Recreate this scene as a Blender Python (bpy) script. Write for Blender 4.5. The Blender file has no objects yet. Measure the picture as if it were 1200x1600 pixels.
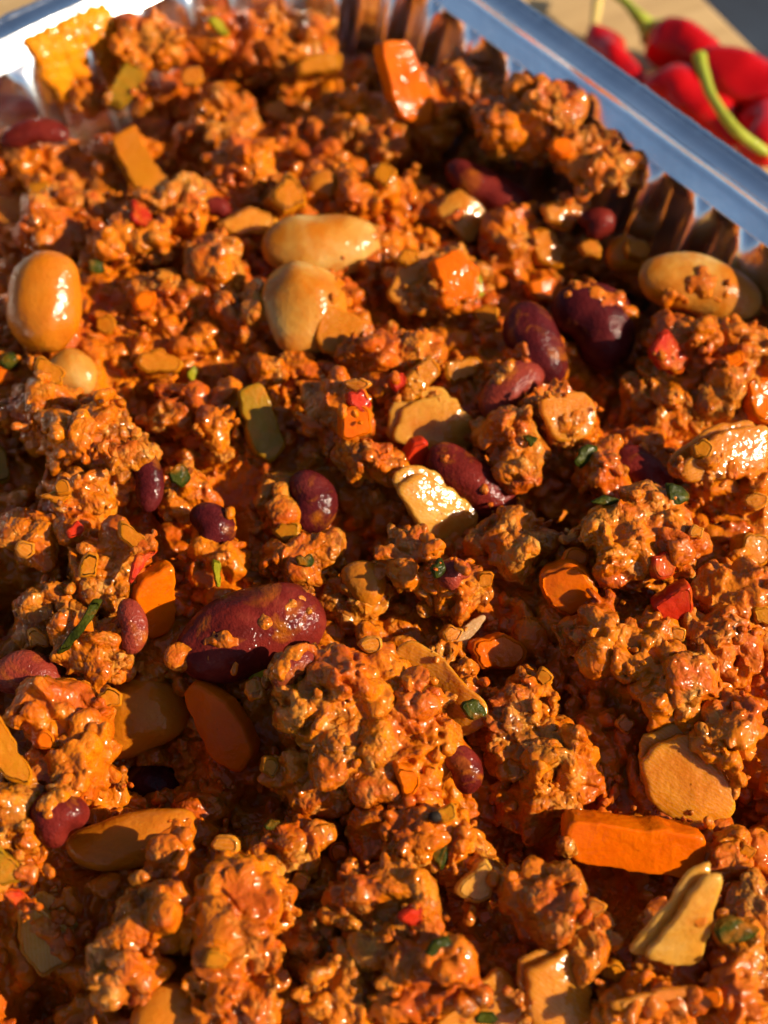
import bpy, math, random
import numpy as np
import openvdb
from mathutils import Matrix, Vector

# ------------------------------------------------------------------ camera, light
sc = bpy.context.scene
CM = 0.01                                        # the code works in centimetres
PITCH, VFOV = math.radians(55.0), math.radians(38.0)
TARGET = np.array([0.0, 0.0, 3.4]); DIST = 20.4
FW = np.array([0.0, math.cos(PITCH), -math.sin(PITCH)])
UP = np.array([0.0, math.sin(PITCH), math.cos(PITCH)])
RT = np.array([1.0, 0.0, 0.0])
CAM = TARGET - FW * DIST
FPX = 800 / math.tan(VFOV / 2)

cd = bpy.data.cameras.new('camera'); cam = bpy.data.objects.new('camera', cd)
sc.collection.objects.link(cam); sc.camera = cam
cam.location = Vector(CAM * CM); cam.rotation_euler = (math.pi / 2 - PITCH, 0, 0)
cd.sensor_fit = 'VERTICAL'; cd.sensor_height = 36; cd.sensor_width = 27
cd.lens = 18 / math.tan(VFOV / 2)
cd.clip_start = 0.005; cd.clip_end = 50
cd.dof.use_dof = True; cd.dof.focus_distance = 18.4 * CM; cd.dof.aperture_fstop = 18.0

SUN_AZ, SUN_EL = math.radians(104.0), math.radians(29.0)        # azimuth clockwise from +Y
SUN = np.array([math.sin(SUN_AZ) * math.cos(SUN_EL), math.cos(SUN_AZ) * math.cos(SUN_EL), math.sin(SUN_EL)])
w = bpy.data.worlds.new('World'); sc.world = w; w.use_nodes = True
nt = w.node_tree; bg = nt.nodes['Background']; sky = nt.nodes.new('ShaderNodeTexSky')
sky.sky_type = 'NISHITA'; sky.sun_disc = False
sky.sun_elevation = SUN_EL; sky.sun_rotation = SUN_AZ
nt.links.new(sky.outputs[0], bg.inputs[0]); bg.inputs[1].default_value = 0.062
sd = bpy.data.lights.new('sun', 'SUN'); so = bpy.data.objects.new('sun', sd); sc.collection.objects.link(so)
sd.energy = 5.0; sd.angle = math.radians(0.5); sd.color = (1.0, 0.84, 0.62)
so.rotation_euler = Vector(-SUN).to_track_quat('-Z', 'Y').to_euler()
sc.view_settings.view_transform = 'Standard'; sc.view_settings.look = 'None'
sc.view_settings.exposure = 0.85; sc.view_settings.gamma = 1.0
sc.cycles.use_denoising = True; sc.cycles.use_adaptive_sampling = True; sc.cycles.adaptive_threshold = 0.035
sc.cycles.max_bounces = 6; sc.cycles.diffuse_bounces = 3; sc.cycles.transmission_bounces = 4; sc.cycles.glossy_bounces = 4
sc.cycles.sample_clamp_indirect = 6

# ------------------------------------------------------------------ helpers
rng = np.random.default_rng(11)

def ray(px, py):
    return FW + RT * ((px - 600) / FPX) - UP * ((py - 800) / FPX)

def at_z(px, py, z):
    r = ray(px, py); t = (z - CAM[2]) / r[2]
    return CAM + r * t

def at_plane(px, py, p0, n):
    r = ray(px, py); t = np.dot(p0 - CAM, n) / np.dot(r, n)
    return CAM + r * t

def unit(v):
    v = np.asarray(v, float); return v / np.linalg.norm(v)

def pn(p, seed=0):
    """gradient noise, p (N,3) -> about -1..1"""
    p = np.asarray(p, np.float32); i = np.floor(p).astype(np.int64); f = (p - i).astype(np.float32)
    u = f * f * f * (f * (f * 6 - 15) + 10)
    out = np.zeros(len(p), np.float32)
    for dx in (0, 1):
        wx = u[:, 0] if dx else 1 - u[:, 0]
        for dy in (0, 1):
            wy = u[:, 1] if dy else 1 - u[:, 1]
            for dz in (0, 1):
                wz = u[:, 2] if dz else 1 - u[:, 2]
                h = ((i[:, 0] + dx) * 374761393 + (i[:, 1] + dy) * 668265263 + (i[:, 2] + dz) * 2147483647 + seed * 974634721) & 0xffffffff
                h = ((h ^ (h >> 13)) * 1274126177) & 0xffffffff
                h = h ^ (h >> 16)
                gx = (h & 1023) / 511.5 - 1; gy = ((h >> 10) & 1023) / 511.5 - 1; gz = ((h >> 20) & 1023) / 511.5 - 1
                out += (wx * wy * wz) * (gx * (f[:, 0] - dx) + gy * (f[:, 1] - dy) + gz * (f[:, 2] - dz)).astype(np.float32)
    return out * 1.6

def link(o, parent=None):
    sc.collection.objects.link(o)
    if parent is not None: o.parent = parent
    return o

def mesh_data(name, v, faces, mat, smooth=True):
    """faces: list of lists, or an (N,3|4) array; v in cm"""
    me = bpy.data.meshes.new(name)
    v = np.asarray(v, np.float32) * CM
    if isinstance(faces, np.ndarray):
        n, k = faces.shape
        me.vertices.add(len(v)); me.vertices.foreach_set('co', v.ravel())
        me.loops.add(n * k); me.loops.foreach_set('vertex_index', faces.astype(np.int32).ravel())
        me.polygons.add(n); me.polygons.foreach_set('loop_start', np.arange(0, n * k, k, dtype=np.int32))
        me.update(calc_edges=True); me.validate()
    else:
        me.from_pydata(v.tolist(), [], faces); me.update()
    if smooth: me.polygons.foreach_set('use_smooth', np.ones(len(me.polygons), bool))
    if mat is not None: me.materials.append(mat)
    return me

def obj(name, me, parent=None, loc=None, basis=None):
    o = bpy.data.objects.new(name, me)
    link(o, parent)
    if loc is not None:
        m = Matrix.Identity(4)
        if basis is not None:
            for c in range(3):
                for r in range(3): m[r][c] = float(basis[c][r])
        m.translation = Vector([float(q) * CM for q in loc])
        o.matrix_world = m
    return o

def tag(o, label, cat, group=None, kind=None):
    o['label'] = label
    if kind: o['kind'] = kind
    if cat: o['category'] = cat
    if group: o['group'] = group
    return o

def normals(v, q):
    a, b, c, d = v[q[:, 0]], v[q[:, 1]], v[q[:, 2]], v[q[:, 3]]
    fn = np.cross(c - a, d - b); n = np.zeros_like(v)
    for k in range(4): np.add.at(n, q[:, k], fn)
    return n / np.maximum(np.linalg.norm(n, axis=1, keepdims=True), 1e-9)

# ------------------------------------------------------------------ materials
def nodes_of(name):
    m = bpy.data.materials.new(name); m.use_nodes = True
    return m, m.node_tree, m.node_tree.nodes['Principled BSDF']

def N(t, kind, **kw):
    n = t.nodes.new(kind)
    for k, v in kw.items():
        if k in n.inputs: n.inputs[k].default_value = v
        else: setattr(n, k, v)
    return n

def wpos(t):
    return t.nodes.new('ShaderNodeNewGeometry').outputs['Position']

def noise(t, vec, scale, detail=3.0, rough=0.55, dist=0.0):
    n = N(t, 'ShaderNodeTexNoise'); n.inputs['Scale'].default_value = scale; n.inputs['Detail'].default_value = detail
    n.inputs['Roughness'].default_value = rough; n.inputs['Distortion'].default_value = dist
    t.links.new(vec, n.inputs['Vector']); return n.outputs['Fac']

def ramp(t, fac, stops):
    r = t.nodes.new('ShaderNodeValToRGB'); e = r.color_ramp.elements
    while len(e) < len(stops): e.new(0.5)
    for x, (p, c) in zip(e, stops):
        x.position = p; x.color = (c, c, c, 1) if isinstance(c, (int, float)) else (*c, 1)
    t.links.new(fac, r.inputs[0]); return r.outputs[0]

def mix(t, fac, a, b):
    m = t.nodes.new('ShaderNodeMix'); m.data_type = 'RGBA'
    for s, v in ((m.inputs['Factor'], fac), (m.inputs['A'], a), (m.inputs['B'], b)):
        if hasattr(v, 'is_output'): t.links.new(v, s)
        else: s.default_value = v if isinstance(v, float) else (*v, 1)
    return m.outputs['Result']

def add_bumps(t, bsdf, parts, coat=True):
    """parts: list of (height socket, strength, distance m)"""
    prev = None
    for h, s, d in parts:
        b = t.nodes.new('ShaderNodeBump'); b.inputs['Strength'].default_value = s; b.inputs['Distance'].default_value = d
        t.links.new(h, b.inputs['Height'])
        if prev is not None: t.links.new(prev, b.inputs['Normal'])
        prev = b.outputs['Normal']
    t.links.new(prev, bsdf.inputs['Normal']); 
    if coat: t.links.new(prev, bsdf.inputs['Coat Normal'])
    return b

SAUCE = (0.50, 0.125, 0.001); SAUCE_RED = (0.36, 0.056, 0.001)
def mince_material(name, wetness):
    """grains of browned meat, each of its own tone, under a thin oily sauce"""
    m, t, b = nodes_of(name); p = wpos(t)
    wn = N(t, 'ShaderNodeTexNoise'); wn.inputs['Scale'].default_value = 420; wn.inputs['Detail'].default_value = 2
    t.links.new(p, wn.inputs['Vector'])
    sc_ = N(t, 'ShaderNodeVectorMath', operation='SCALE'); sc_.inputs['Scale'].default_value = 0.0016; t.links.new(wn.outputs['Color'], sc_.inputs[0])
    ad = N(t, 'ShaderNodeVectorMath', operation='ADD'); t.links.new(p, ad.inputs[0]); t.links.new(sc_.outputs[0], ad.inputs[1]); q = ad.outputs[0]
    def cells(scale):
        v = N(t, 'ShaderNodeTexVoronoi', feature='F1'); v.inputs['Scale'].default_value = scale; t.links.new(q, v.inputs['Vector']); return v
    v1, v2 = cells(720), cells(1600)
    sep = N(t, 'ShaderNodeSeparateColor'); t.links.new(v1.outputs['Color'], sep.inputs[0])
    meat = ramp(t, sep.outputs[0], [(0.0, (0.14, 0.038, 0.002)), (0.25, (0.27, 0.082, 0.004)), (0.6, (0.38, 0.130, 0.009)), (0.85, (0.45, 0.178, 0.020)), (1.0, (0.51, 0.24, 0.05))])
    n1 = wn.outputs['Fac']; n2 = noise(t, p, 75, 2); n4 = noise(t, p, 140, 2)
    sauce = mix(t, ramp(t, n4, [(0.38, 0.0), (0.62, 1.0)]), SAUCE, SAUCE_RED)
    wet = N(t, 'ShaderNodeMath', operation='ADD'); t.links.new(n1, wet.inputs[0]); t.links.new(ramp(t, n2, [(0.34, 0.0), (0.64, 0.42)]), wet.inputs[1])
    f = ramp(t, wet.outputs[0], [(0.49 - wetness, 0.16), (0.76 - wetness, 0.94)])
    t.links.new(mix(t, f, meat, sauce), b.inputs['Base Color'])
    b.inputs['Roughness'].default_value = 0.55; b.inputs['Specular IOR Level'].default_value = 0.05
    b.inputs['Coat Weight'].default_value = 0.85; b.inputs['Coat IOR'].default_value = 1.36; b.inputs['Coat Roughness'].default_value = 0.08
    b.inputs['Subsurface Weight'].default_value = 0.25; b.inputs['Subsurface Radius'].default_value = (1.0, 0.3, 0.08); b.inputs['Subsurface Scale'].default_value = 0.0011
    def inv(v, k):
        x = N(t, 'ShaderNodeMath', operation='MULTIPLY'); t.links.new(v.outputs['Distance'], x.inputs[0]); x.inputs[1].default_value = -k; return x.outputs[0]
    h = N(t, 'ShaderNodeMath', operation='ADD'); t.links.new(inv(v1, 1.0), h.inputs[0]); t.links.new(inv(v2, 0.45), h.inputs[1])
    st = ramp(t, wet.outputs[0], [(0.60 - wetness, 1.0), (0.95 - wetness, 0.4)])
    bp = N(t, 'ShaderNodeBump'); bp.inputs['Distance'].default_value = 0.00055; t.links.new(h.outputs[0], bp.inputs['Height']); t.links.new(st, bp.inputs['Strength'])
    t.links.new(bp.outputs[0], b.inputs['Normal'])
    cb = N(t, 'ShaderNodeBump'); cb.inputs['Distance'].default_value = 0.0006; cb.inputs['Strength'].default_value = 0.55; t.links.new(h.outputs[0], cb.inputs['Height'])
    t.links.new(cb.outputs[0], b.inputs['Coat Normal'])
    return m

def veg_material(name, stops, scale=120.0, sauce=0.35, sss=0.25, rough=0.3, bump=0.25, bump_scale=1800, coat=0.4,
                 lines=None, trans=0.0, radius=(1.0, 0.4, 0.12), ior=1.42, spec=0.06, coat_rough=0.08):
    m, t, b = nodes_of(name); p = wpos(t)
    col = ramp(t, noise(t, p, scale, 4, 0.55, 0.4), stops)
    if lines:
        tc = t.nodes.new('ShaderNodeTexCoord')
        wv = N(t, 'ShaderNodeTexWave', wave_type='BANDS', bands_direction='Y')
        wv.inputs['Scale'].default_value = lines; wv.inputs['Distortion'].default_value = 5.0; wv.inputs['Detail'].default_value = 2
        wv.inputs['Detail Scale'].default_value = 1.5
        t.links.new(tc.outputs['Object'], wv.inputs['Vector'])
        dk = mix(t, 0.75, col, (0.75, 0.6, 0.42)); lf = ramp(t, wv.outputs['Fac'], [(0.45, 0.0), (0.95, 0.06)])
        col = mix(t, lf, col, dk)
    if sauce > 0:
        s = ramp(t, noise(t, p, 170, 4, 0.6, 0.8), [(0.66 - 0.42 * sauce, 0.0), (0.86 - 0.36 * sauce, 0.85)])
        col = mix(t, s, col, (0.40, 0.105, 0.001))
    t.links.new(col, b.inputs['Base Color'])
    t.links.new(ramp(t, noise(t, p, 400, 3), [(0.3, rough * 0.75), (0.7, rough * 1.35)]), b.inputs['Roughness'])
    b.inputs['Coat Weight'].default_value = coat; b.inputs['Coat IOR'].default_value = 1.4; b.inputs['Coat Roughness'].default_value = coat_rough
    b.inputs['Specular IOR Level'].default_value = spec
    b.inputs['IOR'].default_value = ior
    b.inputs['Subsurface Weight'].default_value = sss; b.inputs['Subsurface Radius'].default_value = radius
    b.inputs['Subsurface Scale'].default_value = 0.0012
    b.inputs['Transmission Weight'].default_value = trans
    bl = [(noise(t, p, bump_scale, 2), bump, 0.0004), (noise(t, p, 350, 2), 0.3, 0.0007)]
    if lines: bl.append((wv.outputs['Fac'], 0.03, 0.0002))
    add_bumps(t, b, bl)
    return m

M = {}
M['mince'] = mince_material('mince in sauce', 0.0); M['sauce'] = mince_material('sauce with fine mince', 0.14)
M['kidney'] = veg_material('kidney bean skin', [(0.3, (0.055, 0.005, 0.003)), (0.55, (0.12, 0.011, 0.007)), (0.78, (0.185, 0.027, 0.014))], 240, 0.2, 0.06, 0.5, 0.5, 1700, 0.3, radius=(1, .25, .2), spec=.02, coat_rough=.1)
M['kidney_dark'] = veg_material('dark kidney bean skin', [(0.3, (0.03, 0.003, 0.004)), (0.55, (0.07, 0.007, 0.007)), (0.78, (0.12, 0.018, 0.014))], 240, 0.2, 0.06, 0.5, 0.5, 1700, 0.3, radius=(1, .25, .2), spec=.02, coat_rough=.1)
M['kidney_cut'] = veg_material('burst kidney bean', [(0.3, (0.13, 0.013, 0.009)), (0.7, (0.25, 0.036, 0.016))], 160, 0.28, 0.12, 0.4, 0.6, 2400, 0.4, coat_rough=.12)
M['butter'] = veg_material('butter bean', [(0.36, (0.36, 0.105, 0.004)), (0.5, (0.43, 0.19, 0.028)), (0.64, (0.48, 0.28, 0.08))], 100, 0.56, 0.35, 0.4, 0.25, 1500, 0.45, coat_rough=.12)
M['butter_orange'] = veg_material('butter bean coated in sauce', [(0.3, (0.36, 0.085, 0.003)), (0.7, (0.44, 0.15, 0.010))], 90, 0.62, 0.3, 0.4, 0.3, 1500, 0.5, coat_rough=.1)
M['carrot'] = veg_material('carrot', [(0.3, (0.47, 0.070, 0.001)), (0.7, (0.60, 0.112, 0.001))], 140, 0.22, 0.3, 0.5, 0.35, 1200, 0.35, coat_rough=.09, spec=.0)
M['yellow'] = veg_material('yellow pepper', [(0.3, (0.32, 0.088, 0.002)), (0.7, (0.40, 0.142, 0.003))], 80, 0.55, 0.3, 0.4, 0.35, 1200, 0.4)
M['green'] = veg_material('green yellow pepper', [(0.3, (0.17, 0.085, 0.003)), (0.7, (0.30, 0.145, 0.004))], 90, 0.4, 0.3, 0.4, 0.35, 1200, 0.4)
M['onion'] = veg_material('onion', [(0.3, (0.40, 0.135, 0.004)), (0.55, (0.46, 0.20, 0.018)), (0.75, (0.47, 0.25, 0.05))], 150, 0.42, 0.45, 0.35, 0.45, 1000, 0.7, lines=700, trans=0.0, radius=(1.0, 0.75, 0.35), coat_rough=.1)
M['onion_orange'] = veg_material('onion stained orange', [(0.3, (0.42, 0.105, 0.001)), (0.7, (0.48, 0.17, 0.005))], 130, 0.42, 0.45, 0.35, 0.45, 1000, 0.7, lines=700, trans=0.0, radius=(1.0, 0.75, 0.35), coat_rough=.1)
for k_ in ('onion', 'onion_orange'): M[k_].node_tree.nodes['Principled BSDF'].inputs['Subsurface Scale'].default_value = 0.004
M['red'] = veg_material('red pepper', [(0.3, (0.32, 0.010, 0.003)), (0.7, (0.44, 0.026, 0.005))], 200, 0.36, 0.25, 0.4, 0.4, 1200, 0.25)
M['herb'] = veg_material('herb leaf', [(0.3, (0.012, 0.016, 0.001)), (0.7, (0.05, 0.052, 0.003))], 500, 0.36, 0.0, 0.5, 0.6, 1500, 0.15)
M['stalk'] = veg_material('herb stalk', [(0.3, (0.2, 0.19, 0.006)), (0.7, (0.34, 0.26, 0.012))], 300, 0.3, 0.15, 0.4, 0.3, 1500, 0.3)
M['skin'] = veg_material('onion skin', [(0.3, (0.28, 0.14, 0.05)), (0.7, (0.4, 0.22, 0.09))], 200, 0.2, 0.15, 0.5, 0.4, 1500, 0.1, lines=800)
M['pepper'] = veg_material('peppercorn', [(0.3, (0.012, 0.009, 0.007)), (0.7, (0.03, 0.02, 0.014))], 500, 0.0, 0.0, 0.5, 0.5, 1500, 0.1)
M['smear'] = veg_material('thin oily sauce', [(0.3, (0.56, 0.14, 0.003)), (0.7, (0.64, 0.24, 0.006))], 120, 0.3, 0.3, 0.35, 0.3, 900, 0.4)
M['chilli'] = veg_material('fresh chilli skin', [(0.3, (0.36, 0.002, 0.003)), (0.7, (0.48, 0.004, 0.004))], 60, 0.0, 0.15, 0.22, 0.05, 300, 0.7, radius=(1, .1, .1))
M['pedicel'] = veg_material('chilli stalk', [(0.3, (0.26, 0.3, 0.03)), (0.7, (0.4, 0.42, 0.06))], 90, 0.0, 0.15, 0.35, 0.15, 700, 0.2)
M['pedicel_pale'] = veg_material('dry chilli stalk', [(0.3, (0.45, 0.32, 0.1)), (0.7, (0.55, 0.42, 0.15))], 90, 0.0, 0.15, 0.4, 0.15, 700, 0.2)

def foil_material():
    m, t, b = nodes_of('aluminium foil'); p = wpos(t)
    b.inputs['Metallic'].default_value = 1.0
    t.links.new(ramp(t, noise(t, p, 90, 4), [(0.3, (0.74, 0.74, 0.75)), (0.7, (0.86, 0.86, 0.87))]), b.inputs['Base Color'])
    t.links.new(ramp(t, noise(t, p, 160, 3), [(0.3, 0.15), (0.7, 0.25)]), b.inputs['Roughness'])
    add_bumps(t, b, [(noise(t, p, 140, 2), 0.12, 0.001), (noise(t, p, 700, 2), 0.08, 0.0003)])
    return m
M['foil'] = foil_material()

def wood_material():
    m, t, b = nodes_of('pale wood'); tc = t.nodes.new('ShaderNodeTexCoord')
    mp = t.nodes.new('ShaderNodeMapping'); mp.inputs['Scale'].default_value = (14, 1.2, 6)
    t.links.new(tc.outputs['Object'], mp.inputs['Vector'])
    g = noise(t, mp.outputs[0], 14, 5, 0.6, 1.2)
    t.links.new(ramp(t, g, [(0.3, (0.34, 0.21, 0.085)), (0.55, (0.46, 0.3, 0.13)), (0.8, (0.54, 0.37, 0.18))]), b.inputs['Base Color'])
    b.inputs['Roughness'].default_value = 0.55
    add_bumps(t, b, [(g, 0.2, 0.0006)])
    return m
M['wood'] = wood_material()

def cloth_material():
    m, t, b = nodes_of('dark blue cloth'); p = wpos(t)
    t.links.new(ramp(t, noise(t, p, 30, 4), [(0.3, (0.01, 0.017, 0.032)), (0.7, (0.02, 0.034, 0.06))]), b.inputs['Base Color'])
    b.inputs['Roughness'].default_value = 0.85
    add_bumps(t, b, [(noise(t, p, 600, 3), 0.4, 0.0006)])
    return m
M['cloth'] = cloth_material()

# ------------------------------------------------------------------ setting: table cloth, board, tray
RIMZ = 4.6
def line_at(pa, pb, z):
    a, b = at_z(*pa, z)[:2], at_z(*pb, z)[:2]; return a, unit(b - a)
ra, rd = line_at((755, 0), (1200, 320), RIMZ)         # inner edge of the rim, the side with the chillies
la, ld = line_at((0, 77), (155, 0), RIMZ)             # inner edge of the other long side
ud = rd                                               # along one side, away from the far corner
vd = np.array([ud[1], -ud[0]])                        # along the other side
if np.dot(vd, ld) > 0: vd = -vd
A2 = np.array([ud, -ld]).T
s_ = np.linalg.solve(A2, la - ra); CORNER = ra + ud * s_[0]
SU, SV, RC = 27.0, 23.0, 3.6

def to_uv(x, y):
    dx, dy = x - CORNER[0], y - CORNER[1]
    return dx * ud[0] + dy * ud[1], dx * vd[0] + dy * vd[1]

def wall_dist(x, y):
    """distance inside the rim's inner edge"""
    u, v = to_uv(x, y)
    qx = np.abs(u - SU / 2) - (SU / 2 - RC); qy = np.abs(v - SV / 2) - (SV / 2 - RC)
    return -(np.hypot(np.maximum(qx, 0), np.maximum(qy, 0)) + np.minimum(np.maximum(qx, qy), 0) - RC)

gm = mesh_data('table_cloth', [(-200, -200, -2.2), (200, -200, -2.2), (200, 200, -2.2), (-200, 200, -2.2)], [[0, 1, 2, 3]], M['cloth'], False)
tag(obj('table_cloth', gm), 'dark navy cloth under the wooden board', None, kind='structure')

def rounded_box(name, lo, hi, r, mat, parent=None, loc=None, basis=None):
    import bmesh
    bm = bmesh.new(); bmesh.ops.create_cube(bm, size=1)
    for v in bm.verts:
        for k in range(3): v.co[k] = (lo[k] if v.co[k] < 0 else hi[k]) * CM
    bmesh.ops.bevel(bm, geom=bm.edges[:], offset=r * CM, segments=3, affect='EDGES', profile=0.5)
    me = bpy.data.meshes.new(name); bm.to_mesh(me); bm.free(); me.materials.append(mat)
    me.polygons.foreach_set('use_smooth', np.ones(len(me.polygons), bool))
    return obj(name, me, parent, loc, basis)

be, bd = line_at((1108, 0), (1200, 92), 0.0)          # far edge of the board
bn = np.array([-bd[1], bd[0]]);
if bn[1] < 0: bn = -bn
# board axes: bd along the far edge, -bn towards the tray
bx = np.array([bd[0], bd[1], 0]); by = np.array([-bn[0], -bn[1], 0]); bz = np.cross(bx, by)
if bz[2] < 0: bx = -bx; bz = -bz
lo_x = -14.0 if np.dot(bx[:2], bd) > 0 else -34.0
board = rounded_box('chopping_board', (lo_x, 0, -2.2), (lo_x + 48, 30, 0.0), 0.18, M['wood'], None, (be[0], be[1], 0.0), (bx, by, bz))
tag(board, 'pale wooden chopping board under the tray and the chillies', 'chopping board')

def tray():
    root = bpy.data.objects.new('foil_tray', None); link(root)
    c = CORNER + ud * SU / 2 + vd * SV / 2
    root.location = Vector((c[0] * CM, c[1] * CM, 0.0))
    tag(root, 'shiny crinkled aluminium foil tray holding the chilli', 'foil tray')
    bpy.context.view_layer.update()
    # path of the inner rim edge: points, outward normals, arclength
    P, NV = [], []
    hu, hv = SU / 2 - RC, SV / 2 - RC; step = 0.06
    def seg(p, q, n):
        L = np.hypot(*(q - p)); k = int(L / step)
        for i in range(k): P.append(p + (q - p) * i / k); NV.append(n)
    def arc(cn, a0, a1):
        k = int(RC * abs(a1 - a0) / step)
        for i in range(k):
            a = a0 + (a1 - a0) * i / k; n = np.array([math.cos(a), math.sin(a)]); P.append(cn + RC * n); NV.append(n)
    pi = math.pi; V = lambda *a: np.array(a, float)
    seg(V(-hu, -hv - RC), V(hu, -hv - RC), V(0, -1)); arc(V(hu, -hv), -pi / 2, 0)
    seg(V(hu + RC, -hv), V(hu + RC, hv), V(1, 0)); arc(V(hu, hv), 0, pi / 2)
    seg(V(hu, hv + RC), V(-hu, hv + RC), V(0, 1)); arc(V(-hu, hv), pi / 2, pi)
    seg(V(-hu - RC, hv), V(-hu - RC, -hv), V(-1, 0)); arc(V(-hu, -hv), pi, 1.5 * pi)
    P = np.array(P); NV = np.array(NV); n = len(P)
    s = np.concatenate([[0], np.cumsum(np.hypot(*np.diff(P, axis=0).T))])
    # uneven flutes
    L = s[-1] + step; nf = int(L / 1.05); wob = 0.22 * np.sin(s * 2 * pi / L * 17) + 0.12 * np.sin(s * 2 * pi / L * 41 + 1)
    ph = 2 * pi * nf * s / L + wob * 2
    fl = np.sin(ph) + 0.25 * np.sin(2 * ph + 0.6)
    def loft(name, prof, crimp=0.0):
        """prof: (inset, z, flute amplitude)"""
        rings = []
        for k, (d, z, a) in enumerate(prof):
            off = -d + a * fl
            wv = 0.02 * pn(np.stack([s * 0.6, np.full(n, z * 1.3), np.full(n, 3.1)], 1), 5)
            q = P + NV * (off + wv)[:, None]
            zz = z + 0.025 * pn(np.stack([s * 0.35, np.full(n, d), np.full(n, 8.2)], 1), 6)
            if crimp: zz = zz + crimp * pn(np.stack([s * 8.0, np.full(n, d * .6), np.full(n, 2.2)], 1), 16)
            wq = np.stack([q[:, 0] * ud[0] + q[:, 1] * vd[0], q[:, 0] * ud[1] + q[:, 1] * vd[1], zz], 1)
            rings.append(wq)
        v = np.concatenate(rings); f = []
        m_ = len(prof); i = np.arange(n); j = (i + 1) % n
        for k in range(m_ - 1): f.append(np.stack([k * n + i, k * n + j, (k + 1) * n + j, (k + 1) * n + i], 1))
        o = bpy.data.objects.new(name, mesh_data(name, v, np.concatenate(f), M['foil'])); link(o, root); return o
    loft('flange', [(-0.40, 4.54, 0)] + [(-0.37 + 0.37 * k / 8, 4.60 - 0.02 * math.sin(k / 8 * pi), 0) for k in range(9)], .006)
    loft('rolled_edge', [(-0.44 + 0.09 * math.cos(a), 4.54 + 0.09 * math.sin(a), 0.0) for a in np.linspace(0.4, 2 * pi, 11)], .022)
    loft('ledge', [(0.0, 4.595, 0), (0.015, 4.588, 0), (0.022, 4.53, 0), (0.05, 4.48, 0)] + [(0.06 + 0.22 * k / 6, 4.48 - 0.28 * k / 6, 0.0) for k in range(1, 7)])
    loft('side_wall', [(0.283, 4.196, 0.0), (0.30, 4.15, 0.03), (0.325, 4.07, 0.07), (0.36, 3.94, 0.10)] + [(0.36 + 1.2 * k / 10, 3.94 - 3.6 * k / 10, 0.115) for k in range(1, 10)] + [(1.7, 0.3, 0.03)])
    q = P - NV * 1.7
    bv = np.stack([q[:, 0] * ud[0] + q[:, 1] * vd[0], q[:, 0] * ud[1] + q[:, 1] * vd[1], np.full(n, 0.29)], 1)
    o = bpy.data.objects.new('base', mesh_data('base', bv, [list(range(n))], M['foil'], False)); link(o, root)
    return root
tray()

# ------------------------------------------------------------------ the relief of the chilli
def smooth(x, a, b):
    t = np.clip((x - a) / (b - a), 0, 1); return t * t * (3 - 2 * t)

# hollows seen as dark pits: px, py, radius px, depth cm
PITS = [(300, 260, 45, .7), (225, 1160, 90, .9), (560, 850, 70, .6), (875, 830, 55, 1.0), (860, 1350, 95, .9), (800, 1130, 80, .35),
        (1175, 1240, 45, .8), (930, 610, 60, .8), (0, 930, 40, .7), (50, 1545, 60, .7), (270, 640, 80, .6), (240, 770, 40, .7),
        (330, 830, 50, .7), (740, 200, 60, .6), (650, 260, 40, .5), (440, 240, 40, .5), (975, 340, 50, .9), (330, 1370, 30, .3), (390, 1230, 70, .5),
        (620, 470, 40, .5), (560, 1420, 40, .4), (150, 200, 40, .5), (760, 1060, 50, .4), (480, 960, 30, .3), (20, 420, 30, .5)]
_P = [(at_z(px, py, 3.4)[:2], r / (FPX / np.dot(at_z(px, py, 3.4) - CAM, FW)), d) for px, py, r, d in PITS]

def zref(x, y):
    return 2.1 + 1.3 * smooth(wall_dist(x, y), 0.6, 4.5)

def bed_height(x, y):
    h = zref(x, y)
    p = np.stack([x, y, np.zeros_like(x)], -1).reshape(-1, 3)
    h = h + (0.16 * pn(p * 0.55, 1) + 0.12 * pn(p * 1.2, 2) + 0.05 * pn(p * 2.6, 3)).reshape(x.shape)
    for c, r, d in _P:
        h = h - 1.3 * d * np.exp(-((x - c[0]) ** 2 + (y - c[1]) ** 2) / (2 * (r * 0.75) ** 2))
    return h

K = 0.014
def splat(S, org, vox, cen, rad, rot):
    """add ellipsoid granules to the soft-union sum S"""
    shp = np.array(S.shape)
    for c, s, R in zip(cen, rad, rot):
        reach = s.max() + 3.2 * K
        a = np.maximum(np.floor((c - reach - org) / vox).astype(int), 0); b = np.minimum(np.ceil((c + reach - org) / vox).astype(int) + 1, shp)
        if (b <= a).any(): continue
        g = [org[k] + vox * np.arange(a[k], b[k], dtype=np.float32) - c[k] for k in range(3)]
        A = (R / s[:, None]).astype(np.float32)
        q = 0
        for r in range(3):
            lin = A[r, 0] * g[0][:, None, None] + A[r, 1] * g[1][None, :, None] + A[r, 2] * g[2][None, None, :]
            q = q + lin * lin
        d = (np.sqrt(q) - 1) * (s.min() * 0.5 + s.mean() * 0.5)
        S[a[0]:b[0], a[1]:b[1], a[2]:b[2]] += np.exp(np.clip(-d / K, -30, 30))

def rand_rot(n, g):
    q = g.normal(size=(n, 4)); q /= np.linalg.norm(q, axis=1, keepdims=True)
    w_, x, y, z = q.T
    return np.stack([np.stack([1 - 2 * (y * y + z * z), 2 * (x * y - z * w_), 2 * (x * z + y * w_)], -1),
                     np.stack([2 * (x * y + z * w_), 1 - 2 * (x * x + z * z), 2 * (y * z - x * w_)], -1),
                     np.stack([2 * (x * z - y * w_), 2 * (y * z + x * w_), 1 - 2 * (x * x + y * y)], -1)], 1)

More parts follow.
